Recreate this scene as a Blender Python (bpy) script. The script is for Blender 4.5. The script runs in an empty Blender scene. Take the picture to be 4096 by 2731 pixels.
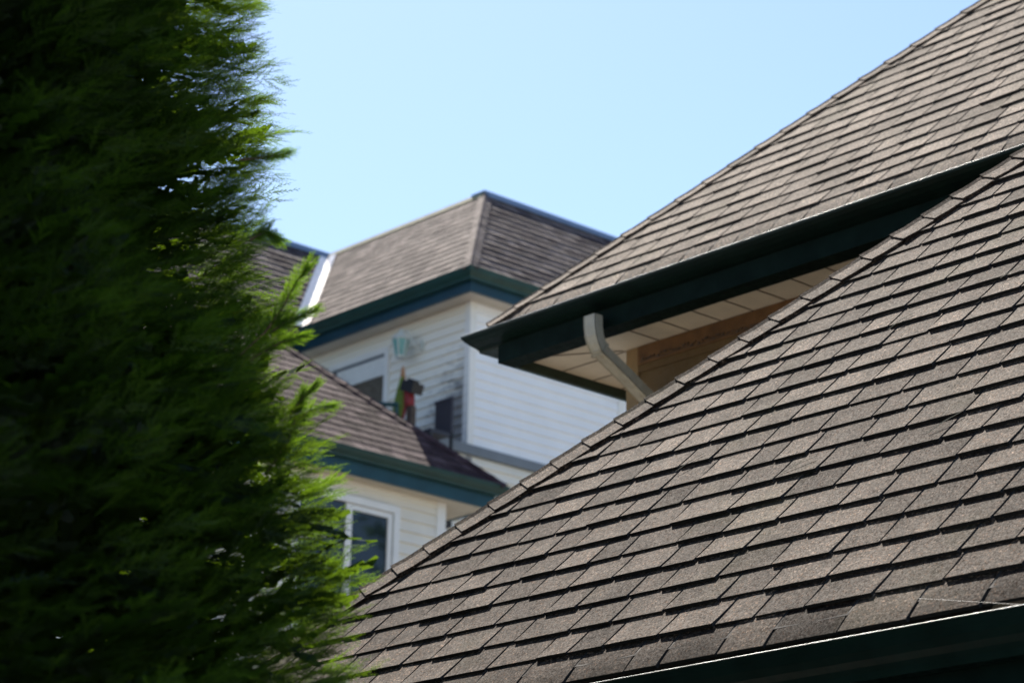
import bpy, math, random
import numpy as np
from mathutils import Vector, Matrix

sc = bpy.context.scene
COL = sc.collection
R = math.radians

# ------------------------------------------------------------------ camera, sky, sun, exposure
# world axes follow the houses: eaves run along X and Y, Z is up, metres
cd = bpy.data.cameras.new("camera")
cam = bpy.data.objects.new("camera", cd)
COL.objects.link(cam)
sc.camera = cam
cd.sensor_width = 36.0
cd.lens = 87.14
cd.clip_start = 0.1
cd.clip_end = 3000
cr = Vector((0.6721, 0.7402, 0.0199)).normalized()
cf = Vector((-0.7062, 0.6322, 0.3193)).normalized()
cu = cr.cross(cf).normalized()
cr = cf.cross(cu)
m = Matrix((cr, cu, -cf)).transposed().to_4x4()
m.translation = Vector((0, 0, 1.6))
cam.matrix_world = m
cd.dof.use_dof = True
cd.dof.focus_distance = 7.2
cd.dof.aperture_fstop = 5.0

SUN_AZ, SUN_EL = 148.0, 47.6            # degrees, azimuth counted from +X
w = bpy.data.worlds.new("World")
sc.world = w
w.use_nodes = True
nt = w.node_tree
sky = nt.nodes.new('ShaderNodeTexSky')
sky.sky_type = 'NISHITA'
sky.sun_disc = False
sky.sun_elevation = R(SUN_EL)
sky.sun_rotation = R(90 - SUN_AZ)
sky.air_density = 1.0
sky.dust_density = 0.25
sky.ozone_density = 2.5
nt.links.new(sky.outputs[0], nt.nodes['Background'].inputs[0])
nt.nodes['Background'].inputs[1].default_value = 0.10
sd = bpy.data.lights.new("sun", 'SUN')
sd.energy = 5.0
sd.angle = R(0.5)
sd.color = (1.0, 0.91, 0.80)
sun = bpy.data.objects.new("sun", sd)
COL.objects.link(sun)
LS = Vector((math.cos(R(SUN_AZ)) * math.cos(R(SUN_EL)), math.sin(R(SUN_AZ)) * math.cos(R(SUN_EL)), math.sin(R(SUN_EL))))
sun.rotation_euler = LS.to_track_quat('Z', 'Y').to_euler()
sun.location = LS * 60
sc.view_settings.view_transform = 'Standard'
sc.view_settings.look = 'None'
sc.view_settings.gamma = 1.0
sc.view_settings.use_curve_mapping = False
sc.view_settings.exposure = 0.96
sc.cycles.max_bounces = 8
sc.cycles.transparent_max_bounces = 8
sc.cycles.use_denoising = True

# ------------------------------------------------------------------ helpers
V = Vector
RH = V((0.667, 0.745, 0)).normalized()      # camera right, horizontal
FH = V((-0.745, 0.667, 0)).normalized()     # camera forward, horizontal
def CF(x, d, z):
    p = RH * x + FH * d
    return V((p.x, p.y, z))

def tag(o, label=None, cat=None, group=None, kind=None):
    if label: o['label'] = label
    if cat: o['category'] = cat
    if group: o['group'] = group
    if kind: o['kind'] = kind
    return o

def thing(name, label, cat, loc, group=None):
    o = bpy.data.objects.new(name, None)
    o.empty_display_size = 0.2
    o.location = loc
    COL.objects.link(o)
    tag(o, label, cat, group)
    return o

class MB:
    """collects faces given in world coordinates, then links them as one mesh object"""
    def __init__(s):
        s.v, s.f, s.t, s.mi = [], [], [], []
    def add(s, verts, faces, tint=0.5, mi=0):
        b = len(s.v)
        s.v += [tuple(p) for p in verts]
        s.t += [tint] * len(verts)
        s.f += [tuple(b + i for i in f) for f in faces]
        s.mi += [mi] * len(faces)
    def poly(s, pts, tint=0.5, mi=0):
        s.add(pts, [range(len(pts))], tint, mi)
    def box(s, lo, hi, tint=0.5, mi=0):
        x0, y0, z0 = lo; x1, y1, z1 = hi
        p = [(x0,y0,z0),(x1,y0,z0),(x1,y1,z0),(x0,y1,z0),(x0,y0,z1),(x1,y0,z1),(x1,y1,z1),(x0,y1,z1)]
        s.add(p, [(0,3,2,1),(4,5,6,7),(0,1,5,4),(1,2,6,5),(2,3,7,6),(3,0,4,7)], tint, mi)
    def obox(s, c, ax, ay, az, tint=0.5, mi=0):
        """box from centre and three half axes"""
        c, ax, ay, az = V(c), V(ax), V(ay), V(az)
        p = [c+sx*ax+sy*ay+sz*az for sz in (-1,1) for sx, sy in ((-1,-1),(1,-1),(1,1),(-1,1))]
        s.add(p, [(0,3,2,1),(4,5,6,7),(0,1,5,4),(1,2,6,5),(2,3,7,6),(3,0,4,7)], tint, mi)
    def extrude(s, prof, origin, a, b, along, L, tint=0.5, mi=0, closed=True, ends=True):
        """profile points (u,v) in the a/b plane pushed L along `along`"""
        o, a, b, along = V(origin), V(a), V(b), V(along)
        n = len(prof)
        p0 = [o + a*u + b*q for u, q in prof]
        p1 = [p + along*L for p in p0]
        fs = [(i, (i+1) % n, n+(i+1) % n, n+i) for i in range(n if closed else n-1)]
        if ends and closed:
            fs += [tuple(range(n-1, -1, -1)), tuple(range(n, 2*n))]
        s.add(p0+p1, fs, tint, mi)
    def tube(s, pts, r, n=8, tint=0.5, mi=0):
        pts = [V(p) for p in pts]
        rs = r if isinstance(r, (list, tuple)) else [r]*len(pts)
        vs = []
        for i, p in enumerate(pts):
            d = (pts[min(i+1, len(pts)-1)] - pts[max(i-1, 0)]).normalized()
            a = d.orthogonal().normalized() if abs(d.z) > .9 else d.cross(V((0,0,1))).normalized()
            b = d.cross(a)
            vs += [p + (a*math.cos(2*math.pi*k/n) + b*math.sin(2*math.pi*k/n))*rs[i] for k in range(n)]
        fs = [(i*n+k, i*n+(k+1) % n, (i+1)*n+(k+1) % n, (i+1)*n+k) for i in range(len(pts)-1) for k in range(n)]
        fs += [tuple(range(n-1,-1,-1)), tuple(range((len(pts)-1)*n, len(pts)*n))]
        s.add(vs, fs, tint, mi)
    def lathe(s, c, prof, n=8, tint=0.5, mi=0, rot=0.0):
        c = V(c)
        vs = [c + V((r*math.cos(rot+2*math.pi*k/n), r*math.sin(rot+2*math.pi*k/n), z)) for r, z in prof for k in range(n)]
        fs = [(i*n+k, i*n+(k+1) % n, (i+1)*n+(k+1) % n, (i+1)*n+k) for i in range(len(prof)-1) for k in range(n)]
        fs += [tuple(range(n-1,-1,-1)), tuple(range((len(prof)-1)*n, len(prof)*n))]
        s.add(vs, fs, tint, mi)
    def build(s, name, mats, parent=None, smooth=False, label=None):
        o0 = parent.matrix_world.translation if parent is not None and parent.type == 'EMPTY' else None
        root = parent
        while root is not None and root.parent is not None:
            root = root.parent
        off = np.array(root.location) if root is not None else np.zeros(3)
        me = bpy.data.meshes.new(name)
        va = np.array(s.v, float) - off
        me.from_pydata(va.tolist(), [], s.f)
        for mm in (mats if isinstance(mats, (list, tuple)) else [mats]):
            me.materials.append(mm)
        me.polygons.foreach_set('material_index', s.mi)
        at = me.attributes.new('tint', 'FLOAT', 'POINT')
        at.data.foreach_set('value', s.t)
        if smooth:
            me.polygons.foreach_set('use_smooth', [True]*len(me.polygons))
        me.update()
        o = bpy.data.objects.new(name, me)
        COL.objects.link(o)
        if parent is not None:
            o.parent = parent
        if label: o['label'] = label
        return o

# ------------------------------------------------------------------ materials
def mat(name):
    m_ = bpy.data.materials.new(name)
    m_.use_nodes = True
    n = m_.node_tree.nodes; l = m_.node_tree.links
    return m_, n, l, n['Principled BSDF']

def mixc(n, l, fac, a, b, mode='MIX'):
    x = n.new('ShaderNodeMix'); x.data_type = 'RGBA'; x.blend_type = mode
    for inp, val in ((x.inputs[0], fac), (x.inputs[6], a), (x.inputs[7], b)):
        if hasattr(val, 'is_linked'): l.new(val, inp)
        elif isinstance(val, (int, float)): inp.default_value = val
        else: inp.default_value = (*val, 1)
    return x.outputs[2]

def noise(n, l, co, scale, detail=3, rough=.55):
    t = n.new('ShaderNodeTexNoise'); t.inputs['Scale'].default_value = scale
    t.inputs['Detail'].default_value = detail; t.inputs['Roughness'].default_value = rough
    l.new(co, t.inputs['Vector']); return t.outputs['Fac']

def ramp(n, l, fac, stops):
    r_ = n.new('ShaderNodeValToRGB'); e = r_.color_ramp.elements
    while len(e) < len(stops): e.new(.5)
    for q, (p, c) in zip(e, stops):
        q.position = p; q.color = (*c, 1) if not isinstance(c, (int, float)) else (c, c, c, 1)
    l.new(fac, r_.inputs[0]); return r_.outputs[0]

def shingle_mat(name, c0, c1, c2, moss=0.0, grain=1.0, fine=420.0, spec=.27):
    m_, n, l, b = mat(name)
    co = n.new('ShaderNodeTexCoord').outputs['Object']
    at = n.new('ShaderNodeAttribute'); at.attribute_name = 'tint'
    base = ramp(n, l, at.outputs['Fac'], [(0.0, c0), (0.5, c1), (1.0, c2)])
    blot = noise(n, l, co, 7.0, 3)
    base = mixc(n, l, 1.0, base, ramp(n, l, blot, [(0.3, .72), (0.7, 1.22)]), 'MULTIPLY')
    blot2 = noise(n, l, co, 34.0, 2)
    base = mixc(n, l, 1.0, base, ramp(n, l, blot2, [(0.3, .78), (0.7, 1.2)]), 'MULTIPLY')
    # mineral granules: every cell its own shade, a few pale ones
    vo = n.new('ShaderNodeTexVoronoi'); vo.inputs['Scale'].default_value = fine
    l.new(co, vo.inputs['Vector'])
    sep = n.new('ShaderNodeSeparateColor'); l.new(vo.outputs['Color'], sep.inputs[0])
    g = ramp(n, l, sep.outputs[0], [(0.0, .15), (.5, .85), (.90, 1.6), (.94, 4.5)])
    gm = n.new('ShaderNodeMix'); gm.data_type = 'RGBA'; gm.blend_type = 'MULTIPLY'
    gm.inputs[0].default_value = grain
    l.new(base, gm.inputs[6]); l.new(g, gm.inputs[7]); base = gm.outputs[2]
    vo2 = n.new('ShaderNodeTexVoronoi'); vo2.inputs['Scale'].default_value = fine*.42
    l.new(co, vo2.inputs['Vector'])
    sp2 = n.new('ShaderNodeSeparateColor'); l.new(vo2.outputs['Color'], sp2.inputs[0])
    g2 = n.new('ShaderNodeMix'); g2.data_type = 'RGBA'; g2.blend_type = 'MULTIPLY'; g2.inputs[0].default_value = grain
    l.new(base, g2.inputs[6]); l.new(ramp(n, l, sp2.outputs[0], [(0.0, .55), (.6, 1.0), (.95, 1.55), (1.0, 2.2)]), g2.inputs[7]); base = g2.outputs[2]
    hue = mixc(n, l, sep.outputs[1], (1.12, .97, .90), (.92, 1.0, 1.10))
    base = mixc(n, l, .75, base, hue, 'MULTIPLY')
    if moss:
        mo = noise(n, l, co, 2.2, 5)
        base = mixc(n, l, ramp(n, l, mo, [(.56, 0.0), (.72, moss)]), base, (.085, .085, .03))
    l.new(base, b.inputs['Base Color'])
    b.inputs['Roughness'].default_value = .86
    l.new(ramp(n, l, sep.outputs[1], [(0.0, spec*(1-.85*grain)), (.55, spec), (.85, min(1, spec*(1+.9*grain))), (1.0, min(1, spec*(1+2.6*grain)))]), (sm := n.new('ShaderNodeMath')).inputs[0])
    sm.operation = 'MULTIPLY'
    sm2 = n.new('ShaderNodeMath'); sm2.operation = 'MULTIPLY'
    l.new(ramp(n, l, at.outputs['Fac'], [(0.0, .30), (.5, .52), (1.0, .85)]), sm2.inputs[0])
    l.new(ramp(n, l, blot, [(.32, .55), (.68, 1.0)]), sm2.inputs[1])
    sm3 = n.new('ShaderNodeMath'); sm3.operation = 'MULTIPLY'; sm3.inputs[1].default_value = 2.3
    l.new(sm2.outputs[0], sm3.inputs[0]); l.new(sm3.outputs[0], sm.inputs[1])
    l.new(sm.outputs[0], b.inputs['Specular IOR Level'])
    b.inputs['Specular Tint'].default_value = (1, .82, .68, 1)
    bp = n.new('ShaderNodeBump'); bp.inputs['Strength'].default_value = .55; bp.inputs['Distance'].default_value = .0025
    l.new(sep.outputs[2], bp.inputs['Height']); l.new(bp.outputs[0], b.inputs['Normal'])
    return m_

def paint_mat(name, c, rough=.45, var=.12, scale=6.0, spec=.5, bump=0.0, streak=None):
    m_, n, l, b = mat(name)
    co = n.new('ShaderNodeTexCoord').outputs['Object']
    f = noise(n, l, co, scale, 4)
    col = mixc(n, l, 1.0, c, ramp(n, l, f, [(.3, 1-var), (.7, 1+var)]), 'MULTIPLY')
    if streak:
        mp = n.new('ShaderNodeMapping'); mp.inputs['Scale'].default_value = (9, 9, 1.2); l.new(co, mp.inputs[0])
        s2 = noise(n, l, mp.outputs[0], 3.0, 4)
        col = mixc(n, l, ramp(n, l, s2, [(.52, 0.0), (.75, streak[1])]), col, streak[0])
    l.new(col, b.inputs['Base Color'])
    rr = ramp(n, l, noise(n, l, co, scale*5, 3), [(.3, max(.05, rough-.1)), (.7, rough+.12)])
    l.new(rr, b.inputs['Roughness'])
    b.inputs['Specular IOR Level'].default_value = spec
    if bump:
        bp = n.new('ShaderNodeBump'); bp.inputs['Strength'].default_value = bump; bp.inputs['Distance'].default_value = .003
        l.new(noise(n, l, co, 160, 2), bp.inputs['Height']); l.new(bp.outputs[0], b.inputs['Normal'])
    return m_

M = {}
M['shingle_near'] = shingle_mat('granule shingles', (.015,.009,.006), (.036,.024,.016), (.075,.051,.034), moss=.25, fine=230.0, spec=.165)
M['shingle_mid'] = shingle_mat('granule shingles upper', (.032,.022,.015), (.070,.050,.035), (.125,.093,.066), moss=.25, fine=300.0, spec=.22)
M['shingle_far'] = shingle_mat('faded shingles', (.026,.017,.024), (.068,.052,.054), (.135,.108,.102), grain=.4, fine=200, spec=.46)
M['shingle_low'] = shingle_mat('plum shingles', (.020,.011,.015), (.047,.027,.032), (.084,.052,.057), grain=.4, fine=200, spec=.17)
M['under'] = paint_mat('asphalt underlay', (.018,.016,.015), .9)
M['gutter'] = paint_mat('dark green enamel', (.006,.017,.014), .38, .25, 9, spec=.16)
M['gutter_lip'] = paint_mat('highlight metal lip', (.24,.26,.27), .46, .45, 14)  # pale metal in place of dark enamel, to carry the sun's highlight
M['gutter_lip'].node_tree.nodes['Principled BSDF'].inputs['Metallic'].default_value = 1.0
M['teal'] = paint_mat('teal green enamel', (.012,.050,.044), .38, .18, 5, spec=.3)
M['fascia'] = paint_mat('blue green fascia', (.010,.046,.070), .42, .15, 5, spec=.3)
M['fascia_low'] = paint_mat('teal blue fascia', (.012,.058,.078), .42, .15, 5, spec=.3)
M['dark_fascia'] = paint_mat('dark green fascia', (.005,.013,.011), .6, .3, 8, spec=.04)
M['return'] = paint_mat('green return board', (.016,.042,.030), .5, .25, 8)
M['soffit'] = paint_mat('cream soffit panel', (.60,.53,.42), .6, .07, 10)
M['soffit_grey'] = paint_mat('grey soffit', (.58,.52,.43), .6, .07, 6)
M['groove'] = paint_mat('soffit groove', (.16,.12,.09), .7)
M['tan'] = paint_mat('tan stucco', (.12,.070,.023), .75, .12, 8, bump=.3)
M['tan_board'] = paint_mat('tan corner board', (.27,.18,.085), .7, .12, 8)
M['brown'] = paint_mat('brown timber', (.15,.072,.022), .6, .3, 14)
M['siding'] = paint_mat('white vinyl siding', (.88,.89,.90), .42, .04, 3)
M['siding_cream'] = paint_mat('cream vinyl siding', (.80,.76,.66), .45, .05, 3)
M['trim'] = paint_mat('white trim', (.82,.81,.77), .4, .04, 5)
M['band'] = paint_mat('grey band', (.17,.19,.21), .5, .1, 5)
M['cap_metal'] = paint_mat('sky tinted metal', (.10,.15,.23), .38, .15, 6)  # blue of the reflected sky put into the base colour
M['moss_cap'] = paint_mat('mossy edge', (.24,.22,.12), .8, .35, 9)
M['flash'] = paint_mat('bare metal flashing', (.72,.70,.68), .3, .12, 8)
M['flash'].node_tree.nodes['Principled BSDF'].inputs['Metallic'].default_value = .35
M['spout'] = paint_mat('beige downspout', (.46,.42,.33), .45, .12, 20, streak=((.30,.22,.10), .5))
M['dark'] = paint_mat('black plastic', (.012,.012,.014), .5, .2, 10)
M['wicker'] = paint_mat('dark grey wicker', (.035,.035,.048), .6, .3, 60)
M['post'] = paint_mat('weathered brown post', (.085,.058,.042), .8, .3, 20)
M['green'] = paint_mat('yellow green canvas', (.15,.22,.03), .8, .15, 20)
M['red'] = paint_mat('red canvas', (.26,.04,.045), .8, .15, 20)
M['orange'] = paint_mat('orange tip', (.40,.20,.09), .7, .15, 20)
M['bright_red'] = paint_mat('bright red plastic', (.26,.010,.010), .45, .15, 20)
M['rail'] = paint_mat('teal rail', (.012,.070,.075), .4, .2, 20)
M['ground'] = paint_mat('pale concrete ground', (.30,.28,.245), .9, .2, .6)
M['bark'] = paint_mat('brown bark', (.10,.060,.038), .9, .35, 12, bump=.8)
M['needle'] = paint_mat('dry needle', (.55,.45,.30), .5, .2, 30)
M['web'] = paint_mat('cobweb', (.75,.75,.75), .4, .1, 30)
M['blind'] = paint_mat('white blind', (.78,.78,.74), .6, .05, 12)
M['lantern'] = paint_mat('pale lantern metal', (.60,.63,.58), .45, .06, 12)
M['pane_dim'] = paint_mat('dim curtained pane', (.11,.095,.075), .25, .2, 10)
M['lamp_glass'] = paint_mat('teal lamp glass', (.16,.40,.38), .15, .2, 12)

# siding with mildew on it near the corner of the balcony wall
def stained_siding(cx, z0, z1):
    m_, n, l, b = mat('mildewed siding')
    g = n.new('ShaderNodeNewGeometry').outputs['Position']
    sx = n.new('ShaderNodeSeparateXYZ'); l.new(g, sx.inputs[0])
    def mapr(o, a, c):
        q = n.new('ShaderNodeMapRange'); l.new(o, q.inputs[0])
        q.inputs[1].default_value = a; q.inputs[2].default_value = c; return q.outputs[0]
    mp = n.new('ShaderNodeMapping'); mp.inputs['Scale'].default_value = (5, 5, 16); l.new(g, mp.inputs[0])
    f = noise(n, l, mp.outputs[0], 1.6, 5, .7)
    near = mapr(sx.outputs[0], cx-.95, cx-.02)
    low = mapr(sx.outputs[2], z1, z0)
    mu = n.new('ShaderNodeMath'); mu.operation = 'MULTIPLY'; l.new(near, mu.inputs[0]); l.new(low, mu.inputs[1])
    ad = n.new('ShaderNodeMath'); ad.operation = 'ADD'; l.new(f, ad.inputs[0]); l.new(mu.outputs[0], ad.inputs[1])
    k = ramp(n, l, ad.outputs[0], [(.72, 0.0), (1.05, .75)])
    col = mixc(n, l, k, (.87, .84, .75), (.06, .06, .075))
    l.new(col, b.inputs['Base Color']); b.inputs['Roughness'].default_value = .55
    return m_

def glass_mat():
    m_, n, l, b = mat('dark window glass')
    b.inputs['Base Color'].default_value = (.006, .012, .018, 1)
    b.inputs['Roughness'].default_value = .04
    b.inputs['IOR'].default_value = 1.6
    return m_
M['glass'] = glass_mat()

def soffit_mat():
    """cream panels with rows of small round vent holes"""
    m_, n, l, b = mat('perforated soffit')
    g = n.new('ShaderNodeNewGeometry').outputs['Position']
    vm = n.new('ShaderNodeVectorMath'); vm.operation = 'FRACTION'
    sc_ = n.new('ShaderNodeVectorMath'); sc_.operation = 'SCALE'; sc_.inputs['Scale'].default_value = 95.0
    l.new(g, sc_.inputs[0]); l.new(sc_.outputs[0], vm.inputs[0])
    sb = n.new('ShaderNodeVectorMath'); sb.operation = 'SUBTRACT'; sb.inputs[1].default_value = (.5, .5, 0)
    l.new(vm.outputs[0], sb.inputs[0])
    mz = n.new('ShaderNodeVectorMath'); mz.operation = 'MULTIPLY'; mz.inputs[1].default_value = (1, 1, 0)
    l.new(sb.outputs[0], mz.inputs[0])
    ln = n.new('ShaderNodeVectorMath'); ln.operation = 'LENGTH'; l.new(mz.outputs[0], ln.inputs[0])
    k = ramp(n, l, ln.outputs['Value'], [(.20, .5), (.28, 0.0)])
    co = n.new('ShaderNodeTexCoord').outputs['Object']
    base = mixc(n, l, 1.0, (.76, .67, .52), ramp(n, l, noise(n, l, co, 9, 3), [(.3, .93), (.7, 1.05)]), 'MULTIPLY')
    l.new(mixc(n, l, k, base, (.12, .09, .07)), b.inputs['Base Color'])
    b.inputs['Roughness'].default_value = .6
    return m_
M['perf'] = soffit_mat()

def leaf_mat(name, dark, tip, trans):
    m_ = bpy.data.materials.new(name); m_.use_nodes = True
    n = m_.node_tree.nodes; l = m_.node_tree.links
    n.clear()
    out = n.new('ShaderNodeOutputMaterial')
    at = n.new('ShaderNodeAttribute'); at.attribute_name = 'tint'
    d = n.new('ShaderNodeBsdfDiffuse'); t = n.new('ShaderNodeBsdfTranslucent'); gl = n.new('ShaderNodeBsdfGlossy')
    gl.inputs['Roughness'].default_value = .5; gl.inputs['Color'].default_value = (.5, .6, .6, 1)
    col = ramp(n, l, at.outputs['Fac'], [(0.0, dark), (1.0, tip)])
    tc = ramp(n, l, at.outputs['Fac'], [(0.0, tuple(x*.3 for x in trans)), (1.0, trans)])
    l.new(col, d.inputs[0]); l.new(tc, t.inputs[0])
    m1 = n.new('ShaderNodeMixShader'); m1.inputs[0].default_value = .5
    l.new(d.outputs[0], m1.inputs[1]); l.new(t.outputs[0], m1.inputs[2])
    m2 = n.new('ShaderNodeMixShader'); m2.inputs[0].default_value = .025
    l.new(m1.outputs[0], m2.inputs[1]); l.new(gl.outputs[0], m2.inputs[2])
    l.new(m2.outputs[0], out.inputs[0])
    return m_
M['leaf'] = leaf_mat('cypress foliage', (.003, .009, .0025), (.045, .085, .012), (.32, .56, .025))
M['leaf_broad'] = leaf_mat('broad leaves', (.030, .070, .020), (.070, .130, .030), (.15, .30, .04))

# ------------------------------------------------------------------ shingled roof faces
def lay_shingles(b, O, U, S, N, ul, ur, smax, e=.132, rng=None, tabw=(.13, .31), T=.0085, gap=.006, sub=4, s_start=0.0, curl=0.0, wob=.0025, steps=(.55, .6, .95, 1.0, 1.05), tspread=.19):
    """courses of laminated shingles; ul/ur give the left/right limit along U at slope distance s"""
    O, U, S, N = V(O), V(U), V(S), V(N)
    rng = rng or random.Random(1)
    P = lambda u, s_, h: O + U*u + S*s_ + N*h
    k = 0
    while s_start + k*e < smax:
        s0 = s_start + k*e; s1 = min(s0 + e + .012, smax)
        a, c = ul(s0), ur(s0)
        if c - a < .02: k += 1; continue
        # dark backing strip under the course
        u = a - rng.random()*.2
        seg_t = rng.random()
        while u < c:
            wd = rng.uniform(*tabw)
            u0, u1 = u + gap/2, u + wd - gap/2
            tw = T*rng.choice(steps); ds = rng.uniform(-wob, wob) + ((-.002 if tw > .8*T else .002) if len(steps) > 3 else 0)
            ti = min(1, max(0, rng.gauss(.5 + (.05 if tw > .8*T else -.10), tspread)))
            lift = rng.uniform(.0, .002)
            rows = []
            for q in range(sub+1):
                f = q/sub
                ss = s0 + ds*(1-f) + (s1 - s0)*f
                h = .0015 + (tw + lift)*(1-f)**1.7
                if k == 0 and curl:
                    h -= curl*(1-f)**2.2
                l0, r0 = ul(ss), ur(ss)
                x0, x1 = max(u0, l0), min(u1, r0)
                if x1 < x0: x1 = x0 = min(max(x0, l0), r0)
                rows.append((ss, h, x0, x1))
            if rows[0][3] - rows[0][2] < .001 and rows[-1][3] - rows[-1][2] < .001:
                u += wd; continue
            vs = []
            for ss, h, x0, x1 in rows:
                mx = (x0 + x1)/2
                vs += [P(x0, ss, h), P(mx, ss, h + .0006), P(x1, ss, h)]
            fs = []
            for q in range(sub):
                i = q*3
                fs += [(i, i+1, i+4, i+3), (i+1, i+2, i+5, i+4)]
            n0 = len(vs)
            dz = -.001 - (curl if k == 0 else 0)
            # butt face and side skirts
            vs += [P(rows[0][2], rows[0][0]+.001, dz), P((rows[0][2]+rows[0][3])/2, rows[0][0]+.001, dz), P(rows[0][3], rows[0][0]+.001, dz)]
            fs += [(n0, n0+1, 1, 0), (n0+1, n0+2, 2, 1)]
            b.add(vs, fs[:-2], ti)
            b.add(vs, fs[-2:], ti, 1)
            sk = []
            for ss, h, x0, x1 in rows:
                sk += [P(x0, ss, h), P(x0, ss, dz), P(x1, ss, h), P(x1, ss, dz)]
            fs = []
            for q in range(sub):
                i = q*4
                fs += [(i, i+4, i+5, i+1), (i+2, i+3, i+7, i+6)]
            b.add(sk, fs, ti*.6, 1)
            u += wd
        k += 1

def hip_caps(b, P0, H, NA, NB, length, e=.132, W=.11, rng=None, T=.008, start=0.0):
    """bent cap shingles along a hip; NA and NB are the normals of the two faces it covers"""
    rng = rng or random.Random(2)
    P0, H, NA, NB = V(P0), V(H).normalized(), V(NA).normalized(), V(NB).normalized()
    wa = H.cross(NA).normalized(); wb = H.cross(NB).normalized()
    if wa.dot(NB) > 0: wa = -wa
    if wb.dot(NA) > 0: wb = -wb
    NM = (NA + NB).normalized()
    n = int(length/e) + 1
    for k in range(n):
        t0 = start + k*e + rng.uniform(-.004, .004); t1 = start + (k+1)*e + .015
        ti = min(1, max(0, rng.gauss(.6, .15)))
        Wk = W + rng.uniform(-.004, .004)
        vs, fs = [], []
        for q, (t, h) in enumerate(((t0, T+rng.uniform(0,.003)), (t0*.6+t1*.4, T*.62), (t1, .0045))):
            c = P0 + H*t + NM*.012
            vs += [c + wa*Wk + NA*(h-.002), c + wa*Wk*.18 + NM*(h+.001) - NM*.004, c + NM*(h+.003), c + wb*Wk*.18 + NM*(h+.001) - NM*.004, c + wb*Wk + NB*(h-.002)]
        for q in range(2):
            for i in range(4):
                a = q*5 + i
                fs.append((a, a+1, a+6, a+5))
        b.add(vs, fs, ti)
        # skirts: lower butt and both long edges
        c0 = P0 + H*(t0+.001)
        lo = [c0 + wa*Wk - NA*.001, c0 + wa*Wk*.18 - NM*.006, c0 - NM*.004, c0 + wb*Wk*.18 - NM*.006, c0 + wb*Wk - NB*.003]
        b.add(vs[:5] + lo, [(i+5, i+6, i+1, i) for i in range(4)], ti*.7)
        for w_, N_, j in ((wa, NA, 0), (wb, NB, 4)):
            e0 = [vs[j], vs[5+j], vs[10+j]]
            d0 = [P0 + H*t + w_*Wk - N_*.003 for t in (t0, t0*.6+t1*.4, t1)]
            b.add(e0 + d0, [(0, 1, 4, 3), (1, 2, 5, 4)], ti*.7)

def slab(b, pts, n, th, mi=0):
    """closed flat slab: polygon pts and its copy pushed th against n"""
    n = V(n).normalized(); pts = [V(p) for p in pts]; k = len(pts)
    lo = [p - n*th for p in pts]
    b.add(pts + lo, [tuple(range(k)), tuple(range(2*k-1, k-1, -1))] + [(i, k+i, k+(i+1) % k, (i+1) % k) for i in range(k)], .4, mi)

def lap_siding(b, o, d, L, z0, z1, out, step, lip=.020):
    """horizontal lapped boards: sawtooth profile along d, facing out"""
    prof = []
    z = z0
    while z < z1 - .001:
        zt = min(z + step, z1)
        prof += [(lip, z), (lip*.85, z + .006), (.001, zt)]
        z += step
    o = V((o[0], o[1], 0))
    prof2 = prof + [(-.06, z1), (-.06, z0)]
    b.extrude(prof2, o, out, (0, 0, 1), d, L)

# ================================================================== setting
g = MB()
n_ = 24
for i in range(n_):
    for j in range(n_):
        x0, y0 = -900 + i*75, -900 + j*75
        g.poly([(x0, y0, 0), (x0+75, y0, 0), (x0+75, y0+75, 0), (x0, y0+75, 0)])
tag(g.build('ground', M['ground']), kind='structure')

# ================================================================== near house
RN = random.Random(11)
K = -11.768 + .045                                  # x - y along the near hip
EY, EZ = 4.575, 2.878                        # roof edge above the gutter
XR = 0.4                                     # right end (out of frame)
RZ = 5.45; RY = EY + (RZ - EZ)
XH = EY + K                                  # hip corner x
CN = 1.030                                   # the end face is a touch shallower
YB = 8.15                                    # where the back slope meets the taller house
near = thing('house', 'nearest house, its big grey brown shingled roof filling the lower right', 'house', ((XH+XR)/2, 6.2, 0))
q2 = math.sqrt(.5)
b = MB()
slab(b, [(XH+.05, EY+.05, EZ+.05), (XR, EY+.05, EZ+.05), (XR, RY, RZ), (XH + CN*(RY-EY), RY, RZ)], (0, -q2, q2), .02, 1)
lay_shingles(b, (0, EY, EZ), (1, 0, 0), (0, q2, q2), (0, -q2, q2), lambda s: XH + CN*s*q2, lambda s: XR, (RZ-EZ)/q2, rng=RN, curl=.014, s_start=.010, T=.0086, gap=.0105, tabw=(.12, .24), steps=(.58, .68, .95, 1.0, 1.08), wob=.0035)
# hidden end face and back slope, plainly shingled as well
xb = XH + CN*(RY-EY)
nl = V((-1, 0, CN)).normalized(); lcl = math.sqrt(1+CN*CN)
yb2 = RY + (RY - EY)
slab(b, [(XH, YB, EZ), (XH, EY, EZ), (xb, RY, RZ), (xb - CN*(YB-RY), YB, RZ-(YB-RY))], nl, .02, 1)
lay_shingles(b, (XH, 0, EZ), (0, -1, 0), (CN/lcl, 0, 1/lcl), nl, lambda s: -min(YB, yb2 - s/lcl), lambda s: -(EY + s/lcl), (RZ-EZ)*lcl - .02, rng=RN, sub=2)
slab(b, [(XR, RY, RZ), (XR, YB, RZ-(YB-RY)), (xb - CN*(YB-RY), YB, RZ-(YB-RY)), (xb, RY, RZ)], (0, q2, q2), .02, 1)
b.build('roof', [M['shingle_near'], M['under']], near)
b = MB()
hip_caps(b, (XH, EY, EZ), (CN, 1, 1), (0, -1, 1), (-1, 0, CN), (RZ-EZ)*math.sqrt(3), rng=RN, W=.115, T=.009)
hip_caps(b, (xb, RY, RZ), (1, 0, 0), (0, -1, 1), (0, 1, 1), XR - xb, rng=RN, W=.10)
b.build('hip_cap', M['shingle_near'], near)

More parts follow.
